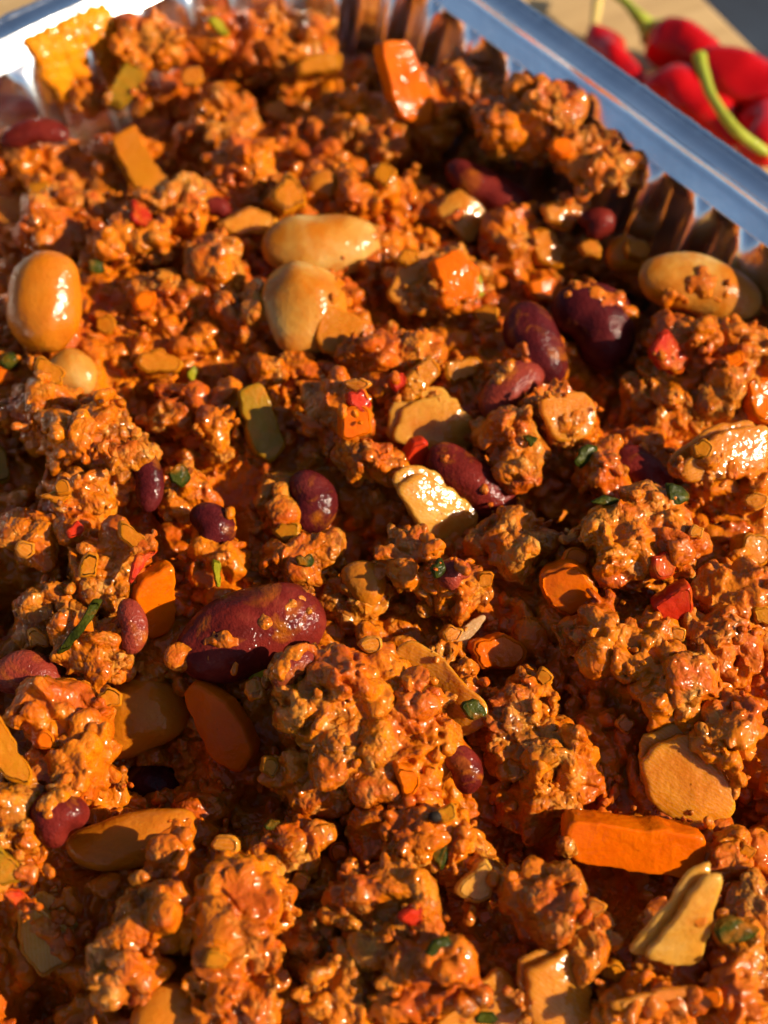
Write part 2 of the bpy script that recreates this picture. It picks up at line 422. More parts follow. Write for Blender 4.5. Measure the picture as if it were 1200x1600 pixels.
def polygonize(S, org, vox, cut=None, rough=0.02, seed=0, warp=0.0):
    sdf = np.clip(-K * np.log(np.maximum(S, 1e-9)), -0.25, 0.25).astype(np.float32)
    sdf[0], sdf[-1], sdf[:, 0], sdf[:, -1], sdf[:, :, 0], sdf[:, :, -1] = [0.25] * 6
    g = openvdb.FloatGrid(0.25); g.copyFromArray(sdf)
    v, q = g.convertToQuads(0.0)
    v = v.astype(np.float32) * vox + org.astype(np.float32); q = q.astype(np.int64)
    n = normals(v, q)
    # orientation: the field grows along the outward normal
    i = np.clip(np.round((v[:2000] + n[:2000] * vox * 1.5 - org) / vox).astype(int), 0, np.array(S.shape) - 1)
    if np.median(sdf[i[:, 0], i[:, 1], i[:, 2]]) < 0: q = q[:, ::-1].copy(); n = -n
    if warp:
        v = v + warp * np.stack([pn(v * 1.7 + 31, seed + 5), pn(v * 1.7 + 57, seed + 6), pn(v * 1.7 + 83, seed + 7)], 1)
        v = v + warp * 0.25 * np.stack([pn(v * 4.5 + 31, seed + 8), pn(v * 4.5 + 57, seed + 9), pn(v * 4.5 + 83, seed + 10)], 1)
        n = normals(v, q)
    if rough:
        d = rough * pn(v * 8.0, seed) + rough * 0.8 * pn(v * 15.0, seed + 1)
        v = v + n * d[:, None].astype(np.float32)
    if cut is not None:
        keep = (v[q][:, :, 2] > cut).any(1); q = q[keep]
        used = np.unique(q); m = np.full(len(v), -1); m[used] = np.arange(len(used)); v = v[used]; q = m[q]
    return v, q

# height map of everything that lies in the tray, used to settle pieces on one another
HX0, HY0, HR = -15.0, -16.0, 0.05
HMAP = np.full((700, 800), -9.0, np.float32)
OWN = np.zeros(HMAP.shape, bool)
def own(v):
    i = np.clip(((v[:, 0] - HX0) / HR).astype(int), 0, 699); j = np.clip(((v[:, 1] - HY0) / HR).astype(int), 0, 799); OWN[i, j] = True
def add_height(v):
    i = ((v[:, 0] - HX0) / HR).astype(int); j = ((v[:, 1] - HY0) / HR).astype(int)
    ok = (i >= 0) & (j >= 0) & (i < HMAP.shape[0]) & (j < HMAP.shape[1])
    np.maximum.at(HMAP, (i[ok], j[ok]), v[ok, 2])
def hit(px, py):
    """first point of the pile along the line of sight through a point of the photograph"""
    r = unit(ray(px, py)); t = np.arange(12.0, 36.0, 0.03)
    p = CAM + r * t[:, None]
    i = np.clip(((p[:, 0] - HX0) / HR).astype(int), 0, HMAP.shape[0] - 1); j = np.clip(((p[:, 1] - HY0) / HR).astype(int), 0, HMAP.shape[1] - 1)
    k = np.nonzero((HMAP[i, j] > p[:, 2]) | ((p[:, 2] < 4.3) & (wall_dist(p[:, 0], p[:, 1]) < 1.0)))[0]
    return p[k[0]] if len(k) else at_z(px, py, 3.0)
def scale_at(p):
    return FPX / np.dot(p - CAM, FW)         # px per cm

def granules(pts, g, r0=0.06, spread=0.5):
    n = len(pts); r = np.clip(r0 * np.exp(g.normal(0, spread, n)), 0.028, 0.2)
    s = r[:, None] * g.uniform(0.62, 1.5, (n, 3))
    return pts, s, rand_rot(n, g)

def bed():
    vox = 0.039; g = np.random.default_rng(3)
    lo, hi = np.array([-9.5, -9.5]), np.array([10.5, 10.5])
    xs = np.arange(lo[0], hi[0], vox); ys = np.arange(lo[1], hi[1], vox); z0 = 0.6
    nz = int((4.25 - z0) / vox)
    X, Y = np.meshgrid(xs, ys, indexing='ij'); H = bed_height(X, Y) - 0.10
    H = np.where(wall_dist(X, Y) > 0.55, H, 0.0)
    zs = z0 + vox * np.arange(nz)
    S = np.exp(np.clip((H[:, :, None] - zs[None, None, :]) / K * 0.85, -20, 20)).astype(np.float32)
    n = 36000
    px = g.uniform(lo[0], hi[0], n); py = g.uniform(lo[1], hi[1], n)
    dens = pn(np.stack([px * 0.8, py * 0.8, np.zeros(n)], 1), 9)
    k = (wall_dist(px, py) > 0.75) & (dens > g.uniform(-0.75, 0.15, n)); px, py = px[k], py[k]
    pz = bed_height(px, py) + g.normal(-0.06, 0.07, len(px))
    splat(S, np.array([lo[0], lo[1], z0]), vox, *granules(np.stack([px, py, pz], 1), g))
    v, q = polygonize(S, np.array([lo[0], lo[1], z0]), vox, cut=0.9, rough=0.022, seed=4, warp=0.07)
    keep = (wall_dist(v[:, 0], v[:, 1]) > 0.35); q = q[keep[q].all(1)]
    add_height(v[np.unique(q)])
    tag(obj('chilli_sauce', mesh_data('chilli_sauce', v, q, M['sauce'])), 'thick orange red chilli sauce with fine minced beef filling the foil tray', 'chilli', kind='stuff')
bed()

def clump_mesh(rx, ry, rz, seed, vox=0.030, sub=9, r0=0.052):
    g = np.random.default_rng(seed)
    R = np.array([rx, ry, rz]); m = R.min()
    cen = [np.zeros(3)]; rad = [R * 0.72]; rot = [np.eye(3)]
    rr_ = rand_rot(sub, g)
    for k in range(sub):
        d = g.normal(size=3); d[2] = abs(d[2]) * 0.9 - 0.15; d /= np.linalg.norm(d)
        r = m * g.uniform(0.26, 0.55)
        cen.append(d * (R - r * 0.7)); rad.append(r * g.uniform(0.6, 1.45, 3)); rot.append(rr_[k])
    pts = []
    for a, (c, r, Q) in enumerate(zip(cen, rad, rot)):
        area = 4 * math.pi * ((r[0] * r[1]) ** 1.6 / 3 + (r[0] * r[2]) ** 1.6 / 3 + (r[1] * r[2]) ** 1.6 / 3) ** (1 / 1.6)
        k = int(area / (1.7 * r0) ** 2 * 0.85)
        d = g.normal(size=(k, 3)); d /= np.linalg.norm(d, axis=1, keepdims=True)
        sunk = 0.02 + 0.035 * pn(d * 1.6 + seed, seed)                    # patches drowned in sauce
        p = c + (d * (r - sunk[:, None] + g.normal(0.015, 0.042, (k, 1)))) @ Q
        for b, (c2, r2, Q2) in enumerate(zip(cen, rad, rot)):
            if b == a: continue
            p = p[np.linalg.norm(((p - c2) @ Q2.T) / r2, axis=1) > 0.86]
        pts.append(p)
    pts = np.concatenate(pts); pts = pts[pts[:, 2] > -0.5 * rz - 0.1]
    lo = np.array([-rx, -ry, -rz * 0.62]) - 0.4; hi = R + 0.45
    S = np.zeros(np.ceil((hi - lo) / vox).astype(int), np.float32)
    splat(S, lo, vox, *granules(pts, g, r0))
    rr = np.array(rad) - 0.055
    splat(S, lo, vox, np.array(cen), np.maximum(rr, 0.06), np.array(rot))
    return polygonize(S, lo, vox, cut=-0.55 * rz - 0.12, rough=0.017, seed=seed, warp=0.12)

# px, py, half width px, half height px, height over the bed cm, label
CLUMPS = [
 (400, 62, 100, 62, .45, 'large mound of mince heaped against the fluted tray corner'),
 (330, 195, 55, 70, .25, 'knobbly mince lump below the mound in the tray corner'),
 (500, 128, 75, 50, .2, 'mince lump between the corner mound and the upright orange carrot'),
 (590, 205, 85, 62, .35, 'broad mince lump just below the upright orange carrot'),
 (222, 62, 46, 36, .2, 'mince lump beside the sauce smear on the tray wall'),
 (138, 150, 26, 22, .0, 'small mince lump beside the blurred yellow green pepper strip'),
 (262, 150, 38, 34, .1, 'small mince lump between yellow green pepper strip and corner mound'),
 (378, 252, 42, 46, .15, 'dangling mince lump above the pale cone-shaped pepper piece'),
 (150, 262, 90, 52, .3, 'wide mince lump under the arched kidney bean near the tray wall'),
 (95, 345, 66, 58, .3, 'mince lump just above the tall orange butter bean'),
 (280, 320, 55, 46, .2, 'mince lump between tilted yellow wedge and pale onion petal'),
 (25, 245, 44, 30, .15, 'mince lump under the arched kidney bean at the frame edge'),
 (205, 372, 66, 36, .25, 'mince lump streaked with tomato beside the tall butter bean'),
 (330, 412, 34, 46, .25, 'glistening mince lump beside the two big butter beans'),
 (842, 188, 82, 48, .4, 'blurred mince heap rising in front of the tray side wall'),
 (930, 248, 46, 46, .35, 'craggy mince lump closest to the foil side wall'),
 (715, 135, 56, 50, .0, 'shaded brown mince lump behind the upright carrot'),
 (770, 225, 46, 36, .15, 'mince lump just behind the dark red bean skin'),
 (790, 375, 44, 78, .3, 'tall sparkling mince lump below the curled onion petal'),
 (690, 440, 58, 56, .1, 'orange mince lump beside the pair of dark kidney beans'),
 (968, 405, 56, 34, .2, 'mince lump between paired kidney beans and coated butter bean'),
 (1090, 570, 92, 96, .55, 'largest brown mince boulder with a red pepper chip'),
 (1130, 505, 46, 40, .5, 'mince ridge on top of the boulder beside the butter bean'),
 (605, 548, 66, 36, .3, 'flat mince lump with a pointed tip above the small red chip'),
 (515, 650, 46, 58, .35, 'upright mince lump carrying carrot and red pepper pieces'),
 (578, 722, 46, 36, .3, 'drooping mince lump above the round dark kidney bean'),
 (345, 650, 30, 56, .1, 'narrow mince ridge in the shaded hollow'),
 (62, 640, 68, 50, .3, 'orange mince lump under the two joined butter beans'),
 (150, 695, 78, 82, .5, 'big rounded mince lump with a brown peppered crest'),
 (120, 800, 66, 62, .4, 'red stained mince lump below the big rounded lump'),
 (172, 890, 50, 66, .35, 'mince slope with an onion strip above the carrot triangle'),
 (75, 955, 56, 38, .2, 'ragged mince lump above the half hidden kidney bean'),
 (150, 1010, 52, 50, .25, 'mince lump between carrot triangle and half hidden kidney bean'),
 (95, 1120, 62, 62, .45, 'bright orange mince lump under the half hidden kidney bean'),
 (120, 1200, 62, 52, .4, 'glossy mince lump above the speckled purple kidney bean'),
 (28, 1265, 40, 66, .45, 'hanging mince lump beside the speckled purple kidney bean'),
 (640, 880, 40, 54, .35, 'mince lump below the bright onion square'),
 (722, 930, 46, 40, .2, 'mince lump wrapped round a dark red bean piece'),
 (815, 848, 56, 46, .25, 'knobbly mince lump between onion square and carrot cube'),
 (800, 680, 40, 66, .35, 'orange mince column beside the purple kidney bean'),
 (885, 655, 42, 36, .2, 'little mince lump stuck on the translucent onion curl'),
 (950, 740, 34, 46, .25, 'mince lump beside the small shiny kidney bean'),
 (1005, 850, 80, 76, .55, 'tall orange mince tower with red pepper pieces'),
 (1140, 770, 70, 60, .1, 'wet mince lump beside the wide yellow onion slab'),
 (1150, 925, 72, 56, .3, 'sparkling mince lump below the yellow pepper corner'),
 (1120, 1010, 66, 46, .3, 'mince lump between the red pepper tower and the long ridge'),
 (930, 985, 38, 56, .4, 'pointed mince lump leaning on the carrot cube'),
 (1010, 1020, 56, 52, .45, 'rounded mince lump at the head of the long ridge'),
 (1080, 1075, 72, 42, .45, 'mince ridge running above the large orange onion slab'),
 (1155, 1135, 44, 48, .4, 'end of the mince ridge beside the large onion slab'),
 (548, 1095, 92, 92, .6, 'huge mince boulder in front of the largest kidney bean'),
 (610, 1160, 84, 78, .5, 'mince shoulder of the huge boulder beside the small kidney bean'),
 (530, 1210, 90, 46, .3, 'shaded foot of the huge mince boulder'),
 (665, 1295, 56, 58, .35, 'mince lump with green herb and a peppercorn beside it'),
 (462, 1322, 54, 42, .3, 'mince lump with a dark herb tip below the huge boulder'),
 (575, 1300, 42, 40, .2, 'low mince lump between herb tipped lump and peppercorn'),
 (285, 1420, 72, 66, .4, 'mince lump in front of the folded yellow butter bean'),
 (385, 1425, 64, 86, .5, 'upright smooth mince lump in the near row'),
 (205, 1505, 66, 52, .4, 'mince lump above the peeled butter bean at the picture bottom'),
 (385, 1550, 76, 54, .4, 'mince lump at the bottom beside the peeled butter bean'),
 (490, 1470, 44, 62, .1, 'low shaded mince lump between two near mounds'),
 (605, 1420, 76, 62, .45, 'glossy mince mound with tomato fleck beside pale onion tip'),
 (650, 1510, 86, 62, .45, 'mince mound under the dark herb at the picture bottom'),
 (550, 1555, 56, 48, .3, 'shadowed mince lump beside the herb mound at the bottom'),
 (845, 1410, 66, 46, .45, 'spiky mince lump below the carrot stick'),
 (895, 1462, 44, 54, .35, 'mince slope between spiky lump and wide onion slab'),
 (1060, 1480, 56, 56, .2, 'mince lump under the pale onion fin'),
 (1160, 1520, 50, 62, .35, 'mince lump below the folded green herb leaf'),
 (1020, 1570, 76, 40, .3, 'wet mince lump at the bottom between onion slabs'),
 (800, 1130, 76, 70, .1, 'shaded grainy mince lump beside the long ridge'),
 (880, 1180, 66, 56, .1, 'shaded mince lump between ridge and large onion slab'),
 (700, 1080, 36, 40, .1, 'mince lump under the draped orange onion flap'),
 (480, 875, 54, 44, .15, 'dim mince lump with herb fleck above the largest kidney bean'),
 (565, 945, 46, 40, .0, 'dim mince lump between largest kidney bean and onion skin'),
 (345, 875, 36, 40, .15, 'mince lump with a yellow stalk above the largest kidney bean'),
 (400, 500, 60, 42, .1, 'brown mince lump beside the split butter bean'),
 (300, 470, 56, 40, .0, 'dark wet mince lump in the hollow below the tall butter bean'),
 (275, 640, 50, 46, .0, 'shaded mince lump above the small dark herb leaf'),
 (420, 580, 28, 22, .15, 'little round mince lump beside the shaded pepper strip'),
 (290, 770, 38, 40, .15, 'mince lump under the small dark herb leaf'),
 (470, 570, 20, 20, .15, 'tiny mince lump under the split butter bean'),
 (1170, 620, 36, 42, .35, 'mince lump under the carrot chip at the frame edge'),
 (730, 1350, 50, 40, .1, 'mince lump under the pale onion tip beside the peppercorn'),
 (1140, 1335, 40, 50, .05, 'wet mince slope between carrot stick and large onion slab'),
 (1180, 1420, 40, 46, .25, 'mince lump above the folded green herb leaf'),
 (840, 1240, 56, 40, .0, 'dark mince lump behind the carrot stick'),
 (430, 790, 40, 46, .0, 'dark mince lump beside the round kidney bean'),
 (60, 840, 50, 40, .25, 'mince lump with yellow pepper streak beside the red stained lump'),
 (1050, 640, 60, 50, .1, 'shaded underside of the brown mince boulder'),
 (650, 320, 50, 46, .05, 'shaded mince lump beside the large cream butter bean'),
 (560, 300, 40, 36, .2, 'mince lump above the large cream butter bean'),
 (880, 420, 44, 40, .1, 'mince lump behind the pair of dark kidney beans'),
 (250, 470, 46, 40, .0, 'sauce soaked mince lump beside the tall butter bean'),
]
for i, (px, py, hw, hh, lift, label) in enumerate(CLUMPS):
    p = at_z(px, py, 3.3)
    for _ in range(3): p = at_z(px, py, float(zref(p[0], p[1])) + 1.35 * lift)
    k = scale_at(p); z = p[2]
    while z < 4.4 and float(wall_dist(p[0], p[1])) < 0.65 + 0.3 * min(hw, hh) / k: z += 0.05; p = at_z(px, py, z)
    rx, ry = hw / k * 1.06, hh / k * 1.1
    rz = 0.85 * math.sqrt(rx * ry)
    c = p - np.array([0, 0, 0.25 * rz])
    v, q = clump_mesh(rx, ry, rz, 100 + i)
    add_height(v + c)
    tag(obj('mince_clump', mesh_data('mince_clump', v, q, M['mince']), None, c), label, 'mince clump', 'clumps of minced beef')

# ------------------------------------------------------------------ beans
def bean_mesh(name, L, W, T, bend, notch, seed, mat, wr=0.012):
    nu, nv = 44, 30
    th = np.linspace(0, math.pi, nv); ph = np.linspace(0, 2 * math.pi, nu, endpoint=False)
    x = np.cos(th)[:, None] * np.ones(nu); rr = np.sin(th)[:, None] ** 0.86
    y = rr * np.cos(ph)[None]; z = rr * np.sin(ph)[None]
    yy = np.where(y < 0, y * (1 - notch * np.exp(-(x / 0.32) ** 2)), y)
    P = np.stack([x * L / 2, yy * W / 2 + bend * W * (x ** 2 - 0.3) * -1.0, z * T / 2 * (1 - 0.08 * x)], -1).reshape(-1, 3)
    P += 0.07 * min(W, T) * np.stack([pn(P * 1.6 + 7, seed), pn(P * 1.6 + 17, seed + 1), pn(P * 1.6 + 27, seed + 2)], 1)
    P += unit(np.array([1, 1, 1.0])) * (wr * pn(P * 5, seed + 4))[:, None]
    i, j = np.meshgrid(np.arange(nv - 1), np.arange(nu), indexing='ij'); j2 = (j + 1) % nu
    f = np.stack([i * nu + j, (i + 1) * nu + j, (i + 1) * nu + j2, i * nu + j2], -1).reshape(-1, 4)
    return P, f

def frame(xa, n):
    xa = unit(xa); z = unit(n - np.dot(n, xa) * xa); return xa, np.cross(z, xa), z

def place_bean(name, mat, A, B, wpx, label, cat, group, lift=0.3, n=(0.15, -0.45, 1), thick=0.85, bend=0.12, notch=0.22, dip=0.0, seed=0, center=None):
    cx, cy = (A[0] + B[0]) / 2, (A[1] + B[1]) / 2
    q = hit(cx, cy); k = scale_at(q); W = wpx / k
    c = q - unit(ray(cx, cy)) * (lift * W)
    n = unit(n)
    a, b = at_plane(*A, c, n), at_plane(*B, c, n)
    L = np.linalg.norm(a - b); L = min(L, 2.3 * W)
    fx, fy, fz = frame(b - a + np.array([0, 0, dip]), n)
    P, f = bean_mesh(name, L, W, W * thick, bend, notch, seed, mat)
    wp = P[:, :1] * fx + P[:, 1:2] * fy + P[:, 2:] * fz + c
    add_height(wp); own(wp)
    o = obj(name, mesh_data(name, P, f, M[mat]), None, c, (fx, fy, fz))
    return tag(o, label, cat, group)

KID = [
 ((283, 1030), (505, 948), 136, 'largest kidney bean, smeared with sauce along its middle', dict(lift=.5, bend=.04, notch=.1, thick=.8)),
 ((485, 735), (488, 832), 76, 'round dark kidney bean seen end on in shade', dict(mat='kidney_dark', lift=.3)),
 ((668, 708), (800, 800), 84, 'purple kidney bean tucked behind the bright onion square', dict(lift=.3, bend=-.1)),
 ((962, 700), (1046, 788), 72, 'small shiny kidney bean below the brown mince boulder', dict(lift=.35)),
 ((805, 475), (866, 600), 86, 'dark kidney bean with purple sheen, smaller of the pair', dict(mat='kidney_dark', lift=.4, bend=-.1)),
 ((885, 448), (978, 565), 112, 'thick black red kidney bean, larger of the pair', dict(mat='kidney_dark', lift=.4)),
 ((752, 645), (842, 572), 66, 'split red kidney bean with mince stuck along it', dict(lift=.3, mat='kidney_cut')),
 ((695, 262), (828, 330), 66, 'dark red kidney bean above the curled onion petal', dict(lift=.7, bend=-.15)),
 ((922, 328), (944, 370), 52, 'small blurred kidney bean near the tray side wall', dict(lift=.35)),
 ((-10, 1045), (98, 1066), 76, 'half hidden crimson kidney bean at the frame edge above orange mince', dict(lift=.35, mat='kidney_cut')),
 ((56, 1308), (128, 1245), 86, 'speckled purple kidney bean above the folded yellow butter bean', dict(lift=.3)),
 ((704, 1162), (742, 1236), 56, 'small kidney bean poking out beside the huge mince boulder', dict(lift=.3)),
 ((0, 215), (108, 202), 46, 'arched blurred kidney bean near the tray wall with the smear', dict(lift=.35, bend=.2)),
 ((200, 935), (212, 1022), 46, 'slim kidney bean sliver beside the carrot triangle', dict(lift=.25, mat='kidney_cut')),
 ((222, 695), (236, 800), 48, 'dark kidney bean sunk beside the big rounded mince lump', dict(mat='kidney_dark', lift=.15)),
 ((318, 785), (346, 862), 70, 'black kidney bean deep in the shaded hollow', dict(mat='kidney_dark', lift=.15)),
 ((425, 1066), (492, 1020), 50, 'red bean edge showing under the largest kidney bean', dict(lift=.1, mat='kidney_cut')),
 ((690, 915), (728, 876), 48, 'dark red bean piece below the bright onion square', dict(lift=.3, mat='kidney_cut')),
 ((190, 1212), (292, 1252), 78, 'wet black kidney bean at the bottom of the deep pit', dict(mat='kidney_dark', lift=.05)),
 ((318, 318), (362, 332), 32, 'tiny kidney bean tip beside the pale onion petal', dict(lift=.3)),
]
BUT = [
 ((410, 388), (598, 380), 104, 'large cream butter bean lying flat near the pepper cone', dict(lift=.35, bend=-.08, notch=.05)),
 ((462, 408), (486, 552), 132, 'split yellow butter bean below the large cream one', dict(lift=.35, bend=.05, notch=.05)),
 ((78, 392), (62, 552), 116, 'tall orange butter bean standing near the frame edge', dict(lift=.4, bend=-.08, notch=.05, mat='butter_orange', n=(.1, -.7, 1))),
 ((72, 572), (152, 592), 74, 'small butter bean joined below the tall orange one', dict(lift=.35, notch=.05)),
 ((1000, 425), (1188, 472), 98, 'butter bean with orange top beside the brown mince boulder', dict(lift=.35, bend=.1, notch=.05)),
 ((106, 1332), (312, 1292), 88, 'folded yellow butter bean below the deep pit', dict(lift=.4, bend=-.12, notch=.1, mat='butter_orange')),
 ((205, 1606), (318, 1562), 84, 'peeled butter bean cut by the picture bottom', dict(lift=.2, notch=.05, mat='butter_orange')),
 ((478, 286), (532, 296), 52, 'shaded butter bean half behind the pepper cone', dict(lift=.2, notch=.05, mat='butter_orange')),
 ((150, 1152), (290, 1092), 116, 'brown coated butter bean lying in the deep pit', dict(lift=.05, notch=.05, mat='butter_orange')),
 ((548, 878), (592, 942), 62, 'shaded butter bean between round kidney bean and onion skin', dict(lift=.0, notch=.05, mat='butter_orange')),
 ((946, 396), (1012, 402), 66, 'round sauce coated butter bean between tray wall and kidney pair', dict(lift=.4, notch=.02, mat='butter_orange')),
]
for i, (A, B, wp, label, kw) in enumerate(KID):
    kw = dict(kw); mat = kw.pop('mat', 'kidney')
    place_bean('kidney_bean', mat, A, B, wp, label, 'kidney bean', 'kidney beans', seed=300 + i * 7, **kw)
for i, (A, B, wp, label, kw) in enumerate(BUT):
    kw = dict(kw); mat = kw.pop('mat', 'butter')
    place_bean('butter_bean', mat, A, B, wp, label, 'butter bean', 'butter beans', seed=500 + i * 7, thick=.72, **kw)

# ------------------------------------------------------------------ cut pieces of vegetable
def chaikin(p, k, keep):
    for _ in range(k):
        q = np.roll(p, -1, 0); p = np.stack([p * (1 - keep) + q * keep, p * keep + q * (1 - keep)], 1).reshape(-1, 2)
    return p

def unit_rows(a): return a / np.maximum(np.linalg.norm(a, axis=1, keepdims=True), 1e-6)

def slab_mesh(poly, T, curve, seed, corner=0.14, bevel=0.05, wob=0.02, ripple=0.0):
    """poly (N,2) cm around 0, the top face near z = 0 and the bottom at -T"""
    p = chaikin(poly, 1, corner); p = chaikin(p, 1, 0.22)
    # even resampling of the outline
    c = np.concatenate([p, p[:1]]); s = np.concatenate([[0], np.cumsum(np.hypot(*np.diff(c, axis=0).T))])
    m = 56; t = np.linspace(0, s[-1], m, endpoint=False); p = np.stack([np.interp(t, s, c[:, 0]), np.interp(t, s, c[:, 1])], 1)
    nz = pn(np.concatenate([p * 4.0, np.full((m, 1), 1.7)], 1), seed); nz = nz + 0.6 * pn(np.concatenate([p * 10.0, np.full((m, 1), 4.7)], 1), seed); p = p + 0.045 * unit_rows(p - p.mean(0)) * nz[:, None]
    cen = p.mean(0); size = np.sqrt(np.abs(np.sum(p[:, 0] * np.roll(p[:, 1], -1) - p[:, 1] * np.roll(p[:, 0], -1))) / 2)
    bevel = min(bevel, T * 0.45, size * 0.2); b = bevel / size * 1.6
    prof = [(0.02, 0), (0.3, 0), (0.55, 0), (0.78, 0), (0.9 - b * .3, 0), (1 - b * 1.1, 0), (1 - b * .5, -0.13 * bevel), (1 - b * .14, -0.5 * bevel), (1, -bevel)]
    prof += [(1.0, -T * 0.35 - bevel * .5), (0.99, -T * 0.65)] + [(r * 0.97, -T - z) for r, z in prof[::-1][1:]]
    v = []
    for r, z in prof:
        q = cen + (p - cen) * r; v.append(np.concatenate([q, np.full((m, 1), z)], 1))
    v = np.concatenate(v)
    v[:, 2] += -curve * (v[:, 1] - cen[1]) ** 2 - 0.35 * curve * (v[:, 0] - cen[0]) ** 2
    nn = np.stack([pn(v * 1.7 + 3, seed), pn(v * 1.7 + 13, seed), pn(v * 1.7 + 23, seed)], 1)
    v += wob * nn * [1, 1, 1.2] + 0.35 * wob * pn(v * 6, seed + 3)[:, None] * [0.5, 0.5, 1]
    if ripple: v[:, 2] += ripple * np.sin(v[:, 0] * 3.5 + seed)
    k = len(prof); i, j = np.meshgrid(np.arange(k - 1), np.arange(m), indexing='ij'); j2 = (j + 1) % m
    f = np.stack([i * m + j, (i + 1) * m + j, (i + 1) * m + j2, i * m + j2], -1).reshape(-1, 4)
    return v, f

def place_slab(name, mat, pts, T, label, cat, group, n=(0.3, -0.52, .8), lift=0.5, curve=0.0, seed=0, ax=None, layer=False, **kw):
    pts = np.array(pts, float); cx, cy = pts.mean(0)
    q = hit(cx, cy); n = unit(n); c = q - unit(ray(cx, cy)) * (lift * T + 0.06)
    w3 = np.array([at_plane(a, b, c, n) for a, b in pts])
    if ax is not None: e = at_plane(*ax[1], c, n) - at_plane(*ax[0], c, n)
    else:
        d = w3[:, None] - w3[None]; k = np.unravel_index(np.argmax((d ** 2).sum(-1)), d.shape[:2]); e = d[k]
    fx, fy, fz = frame(e, n)
    loc = np.stack([(w3 - c) @ fx, (w3 - c) @ fy], 1)
    area = np.sum(loc[:, 0] * np.roll(loc[:, 1], -1) - loc[:, 1] * np.roll(loc[:, 0], -1))
    if area > 0: loc = loc[::-1]
    v, f = slab_mesh(loc, T, curve, seed, **kw)
    f = f[:, ::-1] if False else f
    wv = v[:, :1] * fx + v[:, 1:2] * fy + v[:, 2:] * fz + c
    for sft in ((0, 0, 0), (.02, .02, 0)): add_height(wv + np.array(sft))
    # dense samples of the top for the height map
    tri = wv[f[:, :3]].mean(1); add_height(tri); own(wv); own(tri)
    o = tag(obj(name, mesh_data(name, v, f, M[mat]), None, c, (fx, fy, fz)), label, cat, group)
    if layer:                                     # the next skin of the onion, peeping out below
        cc = loc.mean(0); v2, f2 = slab_mesh(cc + (loc - cc) * 1.04 + [0.05, -0.09], T * .7, curve, seed + 50, **kw); v2[:, 2] -= T * 1.15
        bpy.context.view_layer.update()
        o2 = bpy.data.objects.new('layer', mesh_data('layer', v2, f2, M[mat])); link(o2, o)
    return o

CARROT = [
 ([(595, 70), (612, 62), (642, 66), (680, 150), (678, 190), (655, 198), (625, 180)], .42, 'upright bright orange carrot chunk near the tray corner', dict(n=(.5, -.8, .7), lift=1.3)),
 ([(835, 902), (895, 877), (945, 930), (895, 975), (862, 948)], .48, 'orange carrot cube beside the pointed mince lump', dict(n=(-.1, -.9, .8), lift=.7)),
 ([(212, 917), (277, 877), (275, 980), (240, 1007), (222, 985)], .36, 'carrot triangle standing beside the largest kidney bean', dict(n=(.5, -.9, .6), lift=.7)),
 ([(280, 1080), (300, 1068), (345, 1092), (402, 1175), (372, 1215), (322, 1178)], .36, 'shaded carrot wedge under the largest kidney bean', dict(n=(-.3, -.8, .8), lift=.6)),
 ([(880, 1297), (893, 1281), (1100, 1307), (1109, 1365), (1095, 1377), (893, 1350)], .48, 'long bright carrot stick lying over the dark hollow', dict(n=(.1, -.9, .9), lift=1.15, corner=.08)),
 ([(1165, 592), (1205, 585), (1210, 668), (1178, 650)], .30, 'carrot chip at the frame edge beside the brown mince boulder', dict(lift=.7)),
 ([(536, 636), (575, 630), (585, 680), (535, 690)], .30, 'small carrot block on the upright mince lump', dict(n=(.3, -.8, .7), lift=.8)),
 ([(620, 1192), (650, 1200), (655, 1240), (630, 1255)], .25, 'small carrot fleck in the huge mince boulder', dict(n=(.3, -.8, .7), lift=.5)),
 ([(-6, 570), (25, 580), (27, 597), (-6, 600)], .25, 'carrot sliver at the frame edge beside the joined butter beans', dict()),
 ([(735, 1000), (790, 985), (825, 1010), (815, 1050), (745, 1045)], .30, 'dim carrot slice behind the onion skin sliver', dict(lift=.4)),
 ([(675, 405), (720, 388), (752, 420), (745, 465), (700, 475)], .36, 'sauce covered carrot chunk beside the tall sparkling lump', dict(lift=.5)),
 ([(822, 440), (860, 425), (882, 445), (868, 470), (835, 468)], .25, 'carrot chip behind the pair of dark kidney beans', dict(lift=.6)),
]
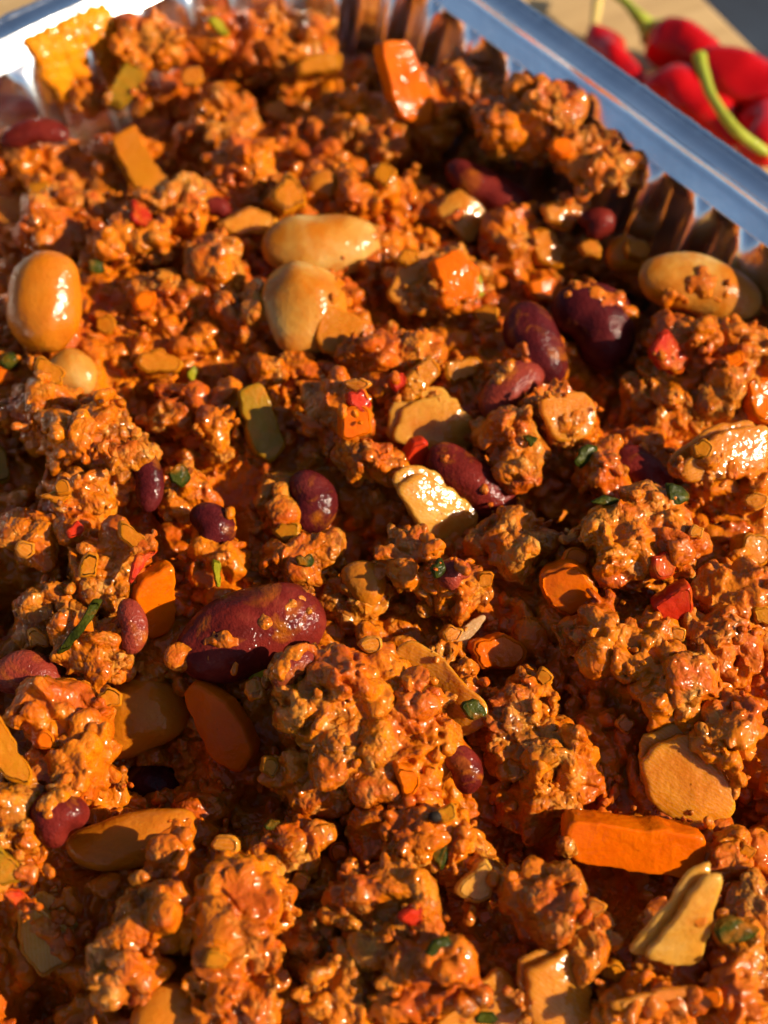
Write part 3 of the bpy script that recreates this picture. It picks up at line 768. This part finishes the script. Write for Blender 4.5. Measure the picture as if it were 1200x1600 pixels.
YEL = [
 ([(190, 97), (205, 95), (233, 105), (215, 140), (190, 170), (165, 158)], .4, 'blurred yellow green pepper strip near the tray wall', dict(mat='green', lift=.9)),
 ([(172, 215), (212, 190), (226, 230), (268, 285), (238, 305), (207, 292)], .5, 'tilted orange yellow pepper wedge below the yellow green strip', dict(lift=.9)),
 ([(462, 98), (490, 82), (535, 82), (538, 108), (470, 116)], .4, 'yellow pepper piece behind the corner mound', dict(lift=.7)),
 ([(417, 305), (452, 262), (470, 280), (490, 318), (440, 336)], .7, 'pale cone-shaped pepper piece above the cream butter bean', dict(lift=.8, bevel=.2)),
 ([(500, 470), (582, 500), (560, 548), (530, 562), (495, 545)], .18, 'thin orange flap folded over the split butter bean', dict(lift=1.2)),
 ([(212, 550), (250, 542), (287, 566), (280, 582), (215, 580)], .4, 'orange pepper chip in the shaded hollow', dict(lift=.8)),
 ([(370, 605), (415, 598), (450, 700), (425, 725), (392, 700)], .3, 'shaded green pepper strip in the central hollow', dict(mat='green', lift=.7)),
 ([(630, 592), (675, 550), (695, 578), (652, 628)], .25, 'yellow pepper square beside the tiny red chip', dict(lift=1.0)),
 ([(690, 567), (750, 552), (757, 582), (702, 602)], .3, 'orange yellow pepper strip beside the smaller paired kidney bean', dict(lift=.9)),
 ([(1152, 880), (1162, 832), (1206, 835), (1206, 884)], .4, 'yellow pepper corner at the frame edge', dict(lift=.8)),
 ([(-8, 1108), (20, 1142), (50, 1205), (48, 1232), (-8, 1212)], .4, 'yellow pepper strip at the frame edge below the crimson bean', dict(lift=1.0)),
 ([(-8, 1318), (22, 1342), (42, 1375), (-8, 1392)], .4, 'yellow green pepper corner below the speckled kidney bean', dict(mat='green', lift=.8)),
 ([(187, 812), (198, 815), (236, 850), (212, 862), (188, 845)], .15, 'curled yellow pepper strip above the carrot triangle', dict(lift=1.5)),
 ([(120, 905), (137, 858), (157, 865), (150, 908)], .2, 'thin yellow pepper strip on the mince slope', dict(lift=.9)),
 ([(825, 360), (860, 350), (886, 385), (880, 420), (840, 412)], .4, 'amber pepper piece behind the tall sparkling lump', dict(lift=.7)),
 ([(-8, 690), (10, 700), (17, 750), (-8, 757)], .3, 'green yellow pepper sliver at the frame edge beside rounded mince', dict(mat='green', lift=.9)),
 ([(52, 570), (68, 556), (106, 580), (100, 604), (62, 602)], .3, 'thin yellow flap over the joined small butter bean', dict(lift=1.0)),
 ([(60, 775), (95, 762), (120, 772), (90, 795)], .25, 'orange pepper chip under the big rounded mince lump', dict(lift=.9)),
]
ONI = [
 ([(615, 690), (630, 635), (700, 607), (752, 665), (735, 720), (665, 705)], .22, 'pale lined onion square beside the purple kidney bean', dict(lift=1.2, curve=.3, layer=True)),
 ([(620, 762), (665, 735), (755, 795), (735, 850), (700, 880), (665, 835)], .22, 'bright shiny onion square in front of the purple kidney bean', dict(lift=1.8, n=(.43, -.57, .7), curve=.25, layer=True)),
 ([(685, 325), (700, 300), (750, 285), (770, 300), (767, 340), (740, 380), (700, 352)], .22, 'curled onion petal above the tall sparkling lump', dict(lift=1.6, curve=.5, layer=True)),
 ([(840, 318), (925, 300), (927, 325), (895, 362), (870, 357)], .3, 'orange tinted onion wedge beside the small blurred kidney bean', dict(mat='onion_orange', lift=1.0, curve=.2)),
 ([(335, 350), (380, 322), (435, 335), (440, 347), (415, 367), (360, 367)], .2, 'amber onion petal leaning on the cream butter bean', dict(mat='onion_orange', lift=1.3, curve=.4)),
 ([(-8, 275), (40, 280), (52, 305), (35, 385), (-8, 402)], .25, 'dim onion layer at the frame edge above the tall butter bean', dict(mat='onion_orange', lift=1.2, curve=.2)),
 ([(1005, 1215), (1012, 1172), (1065, 1148), (1112, 1160), (1150, 1230), (1154, 1275), (1110, 1302), (1020, 1265)], .3, 'large translucent orange onion slab below the long ridge', dict(mat='onion_orange', lift=1.7, n=(.1, -.6, .8), curve=.22, layer=True)),
 ([(1007, 1500), (1050, 1445), (1105, 1375), (1137, 1372), (1115, 1430), (1100, 1510), (1080, 1520), (1025, 1508)], .22, 'pale onion fin standing beside the folded herb leaf', dict(lift=1.8, n=(.2, -.8, .6), curve=.25, layer=True)),
 ([(710, 1392), (760, 1340), (772, 1360), (772, 1405), (740, 1413)], .25, 'pale onion tip beside the glossy mince mound', dict(lift=1.3, curve=.1)),
 ([(820, 1518), (910, 1480), (926, 1520), (930, 1612), (830, 1612)], .3, 'wide orange onion slab at the picture bottom', dict(mat='onion_orange', lift=1.7, curve=.3, layer=True)),
 ([(675, 1612), (690, 1590), (785, 1505), (822, 1570), (815, 1612)], .25, 'orange onion piece at the bottom beside the herb mound', dict(mat='onion_orange', lift=1.3, curve=.15)),
 ([(22, 1425), (55, 1412), (115, 1460), (117, 1500), (65, 1532), (30, 1490)], .25, 'browned onion chunk below the red skin tip', dict(lift=1.3, curve=.5, n=(.1, -.6, .8), layer=True)),
 ([(598, 1040), (640, 992), (680, 1025), (768, 1105), (758, 1135), (712, 1155), (668, 1105), (630, 1075)], .14, 'orange onion flap draped from the huge mince boulder', dict(mat='onion_orange', lift=2.4, curve=.35, ripple=.08, n=(-.3, -.6, 1))),
 ([(840, 622), (910, 605), (940, 640), (925, 680), (870, 697)], .22, 'translucent onion curl below the pair of kidney beans', dict(mat='onion_orange', lift=1.0, curve=.3)),
 ([(675, 1020), (750, 960), (762, 966), (716, 1020), (690, 1028)], .07, 'dry beige onion skin sliver above the draped flap', dict(mat='skin', lift=4.0, curve=.3)),
 ([(950, 1568), (1010, 1548), (1085, 1540), (1090, 1556), (970, 1582)], .2, 'narrow onion strip at the bottom below the pale fin', dict(mat='onion_orange', lift=1.2)),
 ([(604, 455), (635, 402), (682, 380), (690, 440), (640, 500)], .25, 'brownish onion layer between cream butter bean and carrot chunk', dict(mat='onion_orange', lift=.7, curve=.2)),
 ([(1065, 728), (1130, 672), (1206, 660), (1206, 732), (1080, 757)], .35, 'wide yellow onion slab at the frame edge below the boulder', dict(mat='onion_orange', lift=1.5, curve=.15, layer=True)),
]
RED = [
 ([(1020, 545), (1040, 508), (1082, 565), (1060, 588), (1030, 570)], .2, 'red pepper chip set in the brown mince boulder', dict(lift=1.0)),
 ([(630, 725), (648, 690), (672, 690), (662, 735), (640, 747)], .25, 'red pepper chip standing behind the bright onion square', dict(lift=1.2, n=(.3, -.9, .5))),
 ([(1020, 868), (1040, 858), (1062, 888), (1052, 908), (1025, 902)], .2, 'red tomato fleck on the tall mince tower', dict(lift=.8)),
 ([(1015, 947), (1080, 912), (1088, 955), (1047, 985)], .3, 'red pepper piece at the foot of the mince tower', dict(lift=1.2, n=(0, -.9, .6))),
 ([(540, 612), (565, 605), (582, 630), (575, 647), (545, 632)], .2, 'red pepper chip above the small carrot block', dict(lift=1.0)),
 ([(612, 592), (630, 582), (638, 600), (620, 613)], .15, 'tiny bright red chip beside the yellow pepper square', dict(lift=1.0)),
 ([(203, 305), (235, 322), (241, 362), (208, 347)], .15, 'tomato shred beside the tilted pepper wedge', dict(lift=.8)),
 ([(104, 828), (122, 813), (132, 828), (110, 841)], .12, 'tiny red chip on the red stained mince lump', dict(lift=.8)),
 ([(-4, 1392), (20, 1386), (66, 1420), (30, 1424)], .15, 'dark red skin tip above the browned onion chunk', dict(lift=1.5)),
 ([(628, 1432), (655, 1413), (662, 1446), (640, 1452)], .12, 'tomato fleck on the glossy mince mound', dict(lift=.6)),
 ([(200, 908), (210, 867), (257, 853), (228, 880), (207, 912)], .08, 'curled red skin above the carrot triangle', dict(lift=3.0)),
]
HERB = [
 ([(260, 740), (282, 726), (297, 745), (285, 765), (270, 757)], .07, 'small dark herb leaf in the shaded hollow', dict(lift=1.5)),
 ([(1120, 1452), (1140, 1432), (1190, 1453), (1165, 1476), (1135, 1482)], .07, 'folded green herb leaf beside the pale onion fin', dict(lift=2.2, curve=.5)),
 ([(390, 1062), (413, 1028), (421, 1038), (402, 1078)], .07, 'green herb stalk on the largest kidney bean', dict(mat='stalk', lift=1.0)),
 ([(815, 680), (846, 682), (830, 706)], .06, 'dark herb fleck beside the orange mince column', dict(lift=1.5)),
 ([(895, 722), (920, 690), (940, 702), (912, 732)], .07, 'dark herb leaf behind the small shiny kidney bean', dict(lift=1.5)),
 ([(922, 782), (945, 772), (972, 782), (948, 792)], .06, 'dark herb strip on top of the tall mince tower', dict(lift=1.5)),
 ([(1040, 752), (1078, 760), (1084, 782), (1052, 796)], .07, 'wet dark herb leaf below the small shiny kidney bean', dict(lift=1.5)),
 ([(672, 892), (690, 870), (696, 886), (680, 905)], .1, 'green herb nub on the lump below the onion square', dict(lift=1.2)),
 ([(664, 1502), (680, 1465), (708, 1458), (717, 1478), (690, 1486), (672, 1512)], .07, 'curved dark herb strip on the mound at the bottom', dict(lift=2.0)),
 ([(85, 1022), (115, 985), (145, 935), (160, 938), (135, 985), (105, 1022)], .08, 'long dark herb strip above the crimson kidney bean', dict(lift=1.6)),
 ([(332, 875), (344, 873), (351, 915), (340, 918)], .08, 'short yellow green stalk above the largest kidney bean', dict(mat='stalk', lift=1.4)),
 ([(288, 580), (302, 568), (316, 584), (300, 598)], .07, 'green herb fleck beside the orange pepper chip', dict(mat='stalk', lift=1.4)),
 ([(0, 552), (22, 545), (32, 570), (8, 580)], .1, 'olive green herb bit at the frame edge beside butter beans', dict(lift=1.4)),
 ([(712, 1102), (748, 1085), (764, 1118), (742, 1126)], .06, 'green herb fleck stuck to the draped onion flap', dict(lift=1.0)),
 ([(742, 432), (752, 428), (764, 455), (752, 463)], .06, 'green herb sliver on the sauce covered carrot chunk', dict(mat='stalk', lift=1.2)),
 ([(320, 30), (342, 28), (362, 52), (345, 55)], .12, 'blurred green bit on the corner mound', dict(mat='stalk', lift=1.2)),
 ([(752, 1588), (776, 1582), (782, 1598), (756, 1606)], .06, 'dark herb fleck on the orange onion at the bottom', dict(lift=1.0)),
 ([(130, 405), (160, 402), (170, 425), (140, 430)], .08, 'wet green herb beside the top of the tall butter bean', dict(lift=1.2)),
 ([(672, 1330), (700, 1316), (706, 1350), (688, 1362)], .06, 'green herb smear on the lump below the peppercorn', dict(lift=.8)),
 ([(460, 868), (486, 862), (492, 882), (466, 886)], .06, 'dark herb fleck on the dim lump above the kidney bean', dict(lift=1.0)),
 ([(410, 1292), (424, 1280), (446, 1285), (428, 1300)], .07, 'dark herb tip on the lump below the huge boulder', dict(lift=1.2)),
]
sid = 700
for items, nm, cat, grp, dm in ((ONI, 'onion_piece', 'onion piece', 'pieces of onion', 'onion'), (YEL, 'pepper_piece', 'pepper piece', 'yellow and green pepper pieces', 'yellow'),
                                (CARROT, 'carrot_piece', 'carrot piece', 'pieces of carrot', 'carrot'), (RED, 'red_chip', 'red chip', 'red pepper and tomato chips', 'red'),
                                (HERB, 'herb_piece', 'herb', 'herb leaves and stalks', 'herb')):
    for pts, T, label, kw in items:
        sid += 3; kw = dict(kw); mat = kw.pop('mat', dm)
        if nm == 'herb_piece': kw.setdefault('ripple', .05); kw.setdefault('curve', 1.2); kw.setdefault('wob', .05)
        place_slab(nm, mat, pts, T * (.55 if nm == 'onion_piece' else 1), label, cat, grp, seed=sid, **kw)

# small soft dice of pepper and carrot sunk in the mince
DICE = [(228, 470), (165, 505), (255, 430), (560, 600), (640, 400), (705, 470), (760, 490), (925, 385), (870, 330), (1000, 390), (1150, 560), (1100, 700), (1180, 780), (1090, 830),
        (1190, 960), (900, 870), (760, 905), (705, 990), (580, 1010), (450, 830), (300, 690), (95, 760), (40, 860), (60, 1000), (170, 1090), (70, 1160), (420, 1200), (350, 1320),
        (470, 1380), (340, 1500), (530, 1330), (700, 1270), (760, 1430), (930, 1420), (960, 1520), (1110, 1560), (1170, 1330), (980, 1130), (1060, 990), (850, 1060), (540, 450), (600, 270), (430, 170), (300, 120), (60, 300), (880, 230)]
gd = np.random.default_rng(21)
for k, (px, py) in enumerate(DICE):
    r_ = gd.uniform(15, 25); a0 = gd.uniform(0, 6.28); m_ = gd.integers(4, 6)
    pts = [(px + r_ * gd.uniform(.8, 1.2) * math.cos(a0 + 6.283 * i / m_), py + r_ * .85 * gd.uniform(.8, 1.2) * math.sin(a0 + 6.283 * i / m_)) for i in range(m_)]
    place_slab('vegetable_dice', ('carrot', 'yellow', 'onion_orange', 'onion_orange', 'yellow')[k % 5], pts, gd.uniform(.16, .26), 'small orange vegetable dice half sunk in the mince', 'vegetable dice',
               'small orange vegetable dice', n=(gd.uniform(-.1, .4), gd.uniform(-.8, -.3), .9), lift=.35, curve=gd.uniform(0, .6), seed=1500 + 3 * k)

# peppercorn
p = hit(680, 1276) - unit(ray(680, 1276)) * 0.04
P_, f_ = bean_mesh('peppercorn', .15, .13, .13, 0, 0, 5, None, .012)
tag(obj('peppercorn', mesh_data('peppercorn', P_, f_, M['pepper']), None, p), 'black peppercorn stuck beside the huge mince boulder', 'peppercorn')

# ------------------------------------------------------------------ sauce smears with mince lying over the pieces
def smear(path, wpx, dens, label, seed, r0=0.036):
    g = np.random.default_rng(seed); path = np.array(path, float); pts = []
    L = np.hypot(*np.diff(path, axis=0).T); tot = L.sum()
    for k in range(int(tot * wpx * dens * 2.2)):
        t = g.uniform(0, tot); i = 0
        while t > L[i] and i < len(L) - 1: t -= L[i]; i += 1
        q = path[i] + (path[i + 1] - path[i]) * t / L[i] + g.normal(0, wpx * 0.28, 2)
        pts.append(hit(*q))
    pts = np.array(pts) - [0, 0, .03]; c = pts.mean(0); pts = pts - c
    vox = 0.028; lo, hi = pts.min(0) - .3, pts.max(0) + .3
    S = np.zeros(np.ceil((hi - lo) / vox).astype(int), np.float32)
    cc, s, R = granules(pts, g, r0)
    splat(S, lo, vox, cc, s, R)
    v, q = polygonize(S, lo, vox, None, .012, seed)
    tag(obj('mince_smear', mesh_data('mince_smear', v, q, M['mince']), None, c), label, 'mince smear', 'smears of mince on the pieces')
    return v + c
for k, (path, wpx, dens, label) in enumerate([
    ([(288, 1020), (350, 1000), (430, 960), (488, 925)], 30, .006, 'grainy sauce band across the largest kidney bean'),
    ([(370, 1078), (420, 1062), (470, 1005)], 18, .01, 'sauce trail along the lower edge of the largest kidney bean'),
    ([(520, 425), (545, 450), (575, 470)], 30, .018, 'mince smear over the split butter bean'),
    ([(585, 350), (600, 380), (600, 410)], 24, .018, 'mince crumbs on the end of the cream butter bean'),
    ([(760, 600), (800, 560), (820, 545)], 30, .02, 'mince stuck along the split red kidney bean'),
    ([(895, 440), (940, 460), (985, 490)], 26, .02, 'mince crumbs over the larger dark kidney bean'),
    ([(1050, 465), (1090, 440), (1130, 455)], 30, .016, 'orange sauce with crumbs on the butter bean by the boulder'),
    ([(230, 1330), (270, 1310), (300, 1290)], 30, .018, 'mince smear over the folded yellow butter bean'),
    ([(640, 1120), (680, 1090), (700, 1100)], 30, .015, 'sauce crumbs on the draped onion flap'),
    ([(1090, 1150), (1140, 1190), (1160, 1250)], 26, .016, 'mince crumbs down the side of the large onion slab'),
    ([(70, 1260), (100, 1235)], 24, .02, 'mince crumbs on the speckled purple kidney bean'),
    ([(880, 660), (905, 650)], 24, .02, 'mince crumbs on the translucent onion curl'),
    ([(650, 870), (690, 850), (740, 860)], 24, .018, 'mince crumbs along the edge of the bright onion square'),
    ([(1085, 735), (1130, 720), (1180, 745)], 26, .01, 'sauce crumbs on the wide yellow onion slab'),
    ([(40, 1440), (80, 1455), (110, 1490)], 20, .008, 'sauce crumbs on the browned onion chunk'),
    ([(880, 1312), (890, 1330)], 18, .03, 'crumbs on the end of the carrot stick'),
]):
    add_height(smear(path, wpx, dens, label, 900 + k))

# ------------------------------------------------------------------ loose crumbs, copies of a dozen shapes
g = np.random.default_rng(77); protos = []
for k in range(14):
    n = g.integers(5, 13); c = g.normal(0, .075, (n, 3)) * [1.3, 1, .8]
    lo = c.min(0) - .32; hi = c.max(0) + .32; vox = 0.032
    S = np.zeros(np.ceil((hi - lo) / vox).astype(int), np.float32); splat(S, lo, vox, *granules(c, g, .042, .4))
    protos.append(mesh_data('mince_crumb', *polygonize(S, lo, vox, None, .016, 40 + k, .05), M['mince']))
EDGES = []
for items in (ONI, YEL, RED):
    for pts, T, label, kw in items:
        q = np.array(pts, float); e = np.roll(q, -1, 0)
        for a_, b_ in zip(q, e):
            if a_[1] + b_[1] < q[:, 1].mean() * 2 and g.uniform() < .5: continue       # more along the lower edges
            EDGES += [a_ + (b_ - a_) * t_ for t_ in g.uniform(0, 1, max(1, int(np.hypot(*(b_ - a_)) / 30)))]
g.shuffle(EDGES); count = 0
while count < 190:
    edge = count < 80
    px, py = EDGES[count % len(EDGES)] + g.normal(0, 5, 2) if edge else (g.uniform(5, 1195), g.uniform(40, 1595))
    p = hit(px, py)
    if float(wall_dist(p[0], p[1])) < 1.0:
        p = hit(g.uniform(100, 1100), g.uniform(500, 1500))
    if OWN[int((p[0] - HX0) / HR), int((p[1] - HY0) / HR)] and not edge and g.uniform() < .9: continue
    p = p - np.array([0, 0, .055]); R = rand_rot(1, g)[0]
    o = bpy.data.objects.new('mince_crumb', protos[count % 14]); link(o)
    s = g.uniform(.7, 1.25); m = Matrix([list(map(float, r * s)) + [0.0] for r in R] + [[0, 0, 0, 1]]); m.translation = Vector(p * CM); o.matrix_world = m
    tag(o, 'small loose crumb of minced beef lying on the chilli', 'mince crumb', 'loose mince crumbs'); count += 1

# ------------------------------------------------------------------ sauce smear on the tray wall
def wall_smear():
    g = np.random.default_rng(5); pts, rad = [], []
    # in tray coordinates: v runs along the far wall, from the corner
    def wall_pt(v, t):
        """t 0 at the top of the ledge, 1 at its foot, beyond 1 down the fluted wall"""
        if t <= .5: d, z = 0.06 + 0.44 * t, 4.45 - 0.5 * t
        else: d, z = 0.29 + 0.32 * (t - .5), 4.18 - 1.0 * (t - .5)
        q = CORNER + ud * d + vd * v; return np.array([q[0], q[1], z])
    e0 = to_uv(*at_z(35, 70, 4.2)[:2])[1]; e1 = to_uv(*at_z(170, 30, 4.2)[:2])[1]
    for k in range(900):
        s = g.uniform(0, 1); v = e0 + (e1 - e0) * s
        depth = 0.75 + 0.5 * math.sin(s * 9.0) ** 2 + 0.5 * s
        t = g.uniform(0.05, depth)
        pts.append(wall_pt(v, t)); rad.append([.075, .075, .045])
    pts = np.array(pts); c = pts.mean(0); pts -= c; vox = .04
    lo, hi = pts.min(0) - .3, pts.max(0) + .3
    S = np.zeros(np.ceil((hi - lo) / vox).astype(int), np.float32)
    splat(S, lo, vox, pts, np.array(rad) * g.uniform(.6, 1.2, (len(pts), 1)), rand_rot(len(pts), g))
    v, q = polygonize(S, lo, vox, None, .02, 8)
    tag(obj('sauce_smear', mesh_data('sauce_smear', v, q, M['smear']), None, c), 'bright orange sauce smear clinging to the inner tray wall', 'sauce smear')
wall_smear()

# ------------------------------------------------------------------ fresh chillies on the board
def tube(path, radii, nseg=18, squash=None, seed=0, wob=0.0, close=True):
    path = np.array(path, float); n = len(path)
    # smooth the path
    t = np.linspace(0, n - 1, (n - 1) * 8 + 1); i = np.clip(t.astype(int), 0, n - 2); f = t - i
    g_ = lambda k: path[np.clip(k, 0, n - 1)]
    ff = f[:, None]
    q = 0.5 * (2 * g_(i) + (g_(i + 1) - g_(i - 1)) * ff + (2 * g_(i - 1) - 5 * g_(i) + 4 * g_(i + 1) - g_(i + 2)) * ff ** 2 + (3 * g_(i) - g_(i - 1) - 3 * g_(i + 1) + g_(i + 2)) * ff ** 3)
    r = np.interp(t, np.arange(n), radii)
    v = []; up = np.array([0.1, 0.2, 1.0])
    for k in range(len(q)):
        d = unit(q[min(k + 1, len(q) - 1)] - q[max(k - 1, 0)]); s = unit(np.cross(d, up)); u = np.cross(s, d)
        a = np.linspace(0, 2 * math.pi, nseg, endpoint=False)
        v.append(q[k] + r[k] * (np.cos(a)[:, None] * s + np.sin(a)[:, None] * u))
    v = np.concatenate(v)
    if wob: v += wob * np.stack([pn(v * 1.3, seed), pn(v * 1.3 + 9, seed), pn(v * 1.3 + 19, seed)], 1)
    k = len(q); i, j = np.meshgrid(np.arange(k - 1), np.arange(nseg), indexing='ij'); j2 = (j + 1) % nseg
    f = np.stack([i * nseg + j, i * nseg + j2, (i + 1) * nseg + j2, (i + 1) * nseg + j], -1).reshape(-1, 4).tolist()
    f += [list(range(nseg))[::-1], [(k - 1) * nseg + a for a in range(nseg)]]
    return v, f

def chilli(label, body, radii, stalk, srad, smat='pedicel', calyx=True, seed=0):
    """body, stalk: (px, py, z) points"""
    b = np.array([at_z(x, y, z) for x, y, z in body]); s = np.array([at_z(x, y, z) for x, y, z in stalk]) if stalk else None
    c = np.array([b[:, 0].mean(), b[:, 1].mean(), 0.0])
    root = bpy.data.objects.new('red_chilli', None); link(root); root.location = Vector(c * CM)
    tag(root, label, 'chilli', 'fresh red chillies on the board')
    bpy.context.view_layer.update()
    v, f = tube(b - c, radii, 26, seed=seed, wob=.12); o = bpy.data.objects.new('flesh', mesh_data('flesh', v, f, M['chilli'])); link(o, root)
    if s is not None:
        v, f = tube(s - c, srad, 12, seed=seed + 1, wob=.02); o = bpy.data.objects.new('stalk', mesh_data('stalk', v, f, M[smat])); link(o, root)
        if calyx:
            d = unit(b[1] - b[0]); a = b[0] - d * .12
            v, f = tube(np.array([a - d * .12, a, a + d * .12, a + d * .24]) - c, [srad[0] * 1.1, radii[1] * .45, radii[1] * .7, radii[1] * .62], 14, seed=seed + 2, wob=.05)
            o = bpy.data.objects.new('calyx', mesh_data('calyx', v, f, M[smat])); link(o, root)
chilli('small chilli tip with a pale dry stalk beside the foil rim', [(928, 52, .5), (936, 62, .5), (955, 90, .5), (985, 130, .5), (1010, 165, .45)], [.16, .32, .42, .4, .1],
       [(928, 54, .5), (930, 30, .6), (934, 2, .7), (940, -30, .7)], [.1, .09, .11, .12], 'pedicel_pale', False, 1)
chilli('red chilli with a yellow green calyx lying nearest the board edge', [(1020, 50, .6), (1035, 62, .6), (1065, 75, .6), (1105, 95, .6), (1150, 110, .5)], [.22, .46, .53, .47, .16],
       [(1018, 44, .6), (1000, 28, .75), (985, 12, .8), (960, -10, .8)], [.17, .15, .1, .09], 'pedicel', True, 3)
chilli('glossy red chilli leaning against the outside of the foil rim', [(1010, 120, .7), (1030, 135, .7), (1065, 150, .7), (1110, 185, .65), (1150, 230, .6)], [.18, .48, .56, .52, .2], None, None, 'pedicel', False, 5)
chilli('fat red chilli with broad highlights behind the green stalk', [(1085, 105, 1.0), (1105, 112, 1.0), (1150, 130, 1.0), (1200, 150, .9), (1260, 190, .8)], [.26, .54, .62, .58, .24], None, None, 'pedicel', False, 7)
chilli('red chilli with a long curved green stalk', [(1205, 245, 1.3), (1196, 235, 1.2), (1190, 205, .9), (1215, 190, .8), (1260, 200, .7)], [.15, .35, .55, .6, .3],
       [(1200, 240, 1.35), (1150, 203, 1.75), (1114, 152, 1.9), (1098, 110, 1.95), (1093, 88, 2.0)], [.10, .10, .10, .11, .14], 'pedicel', False, 9)
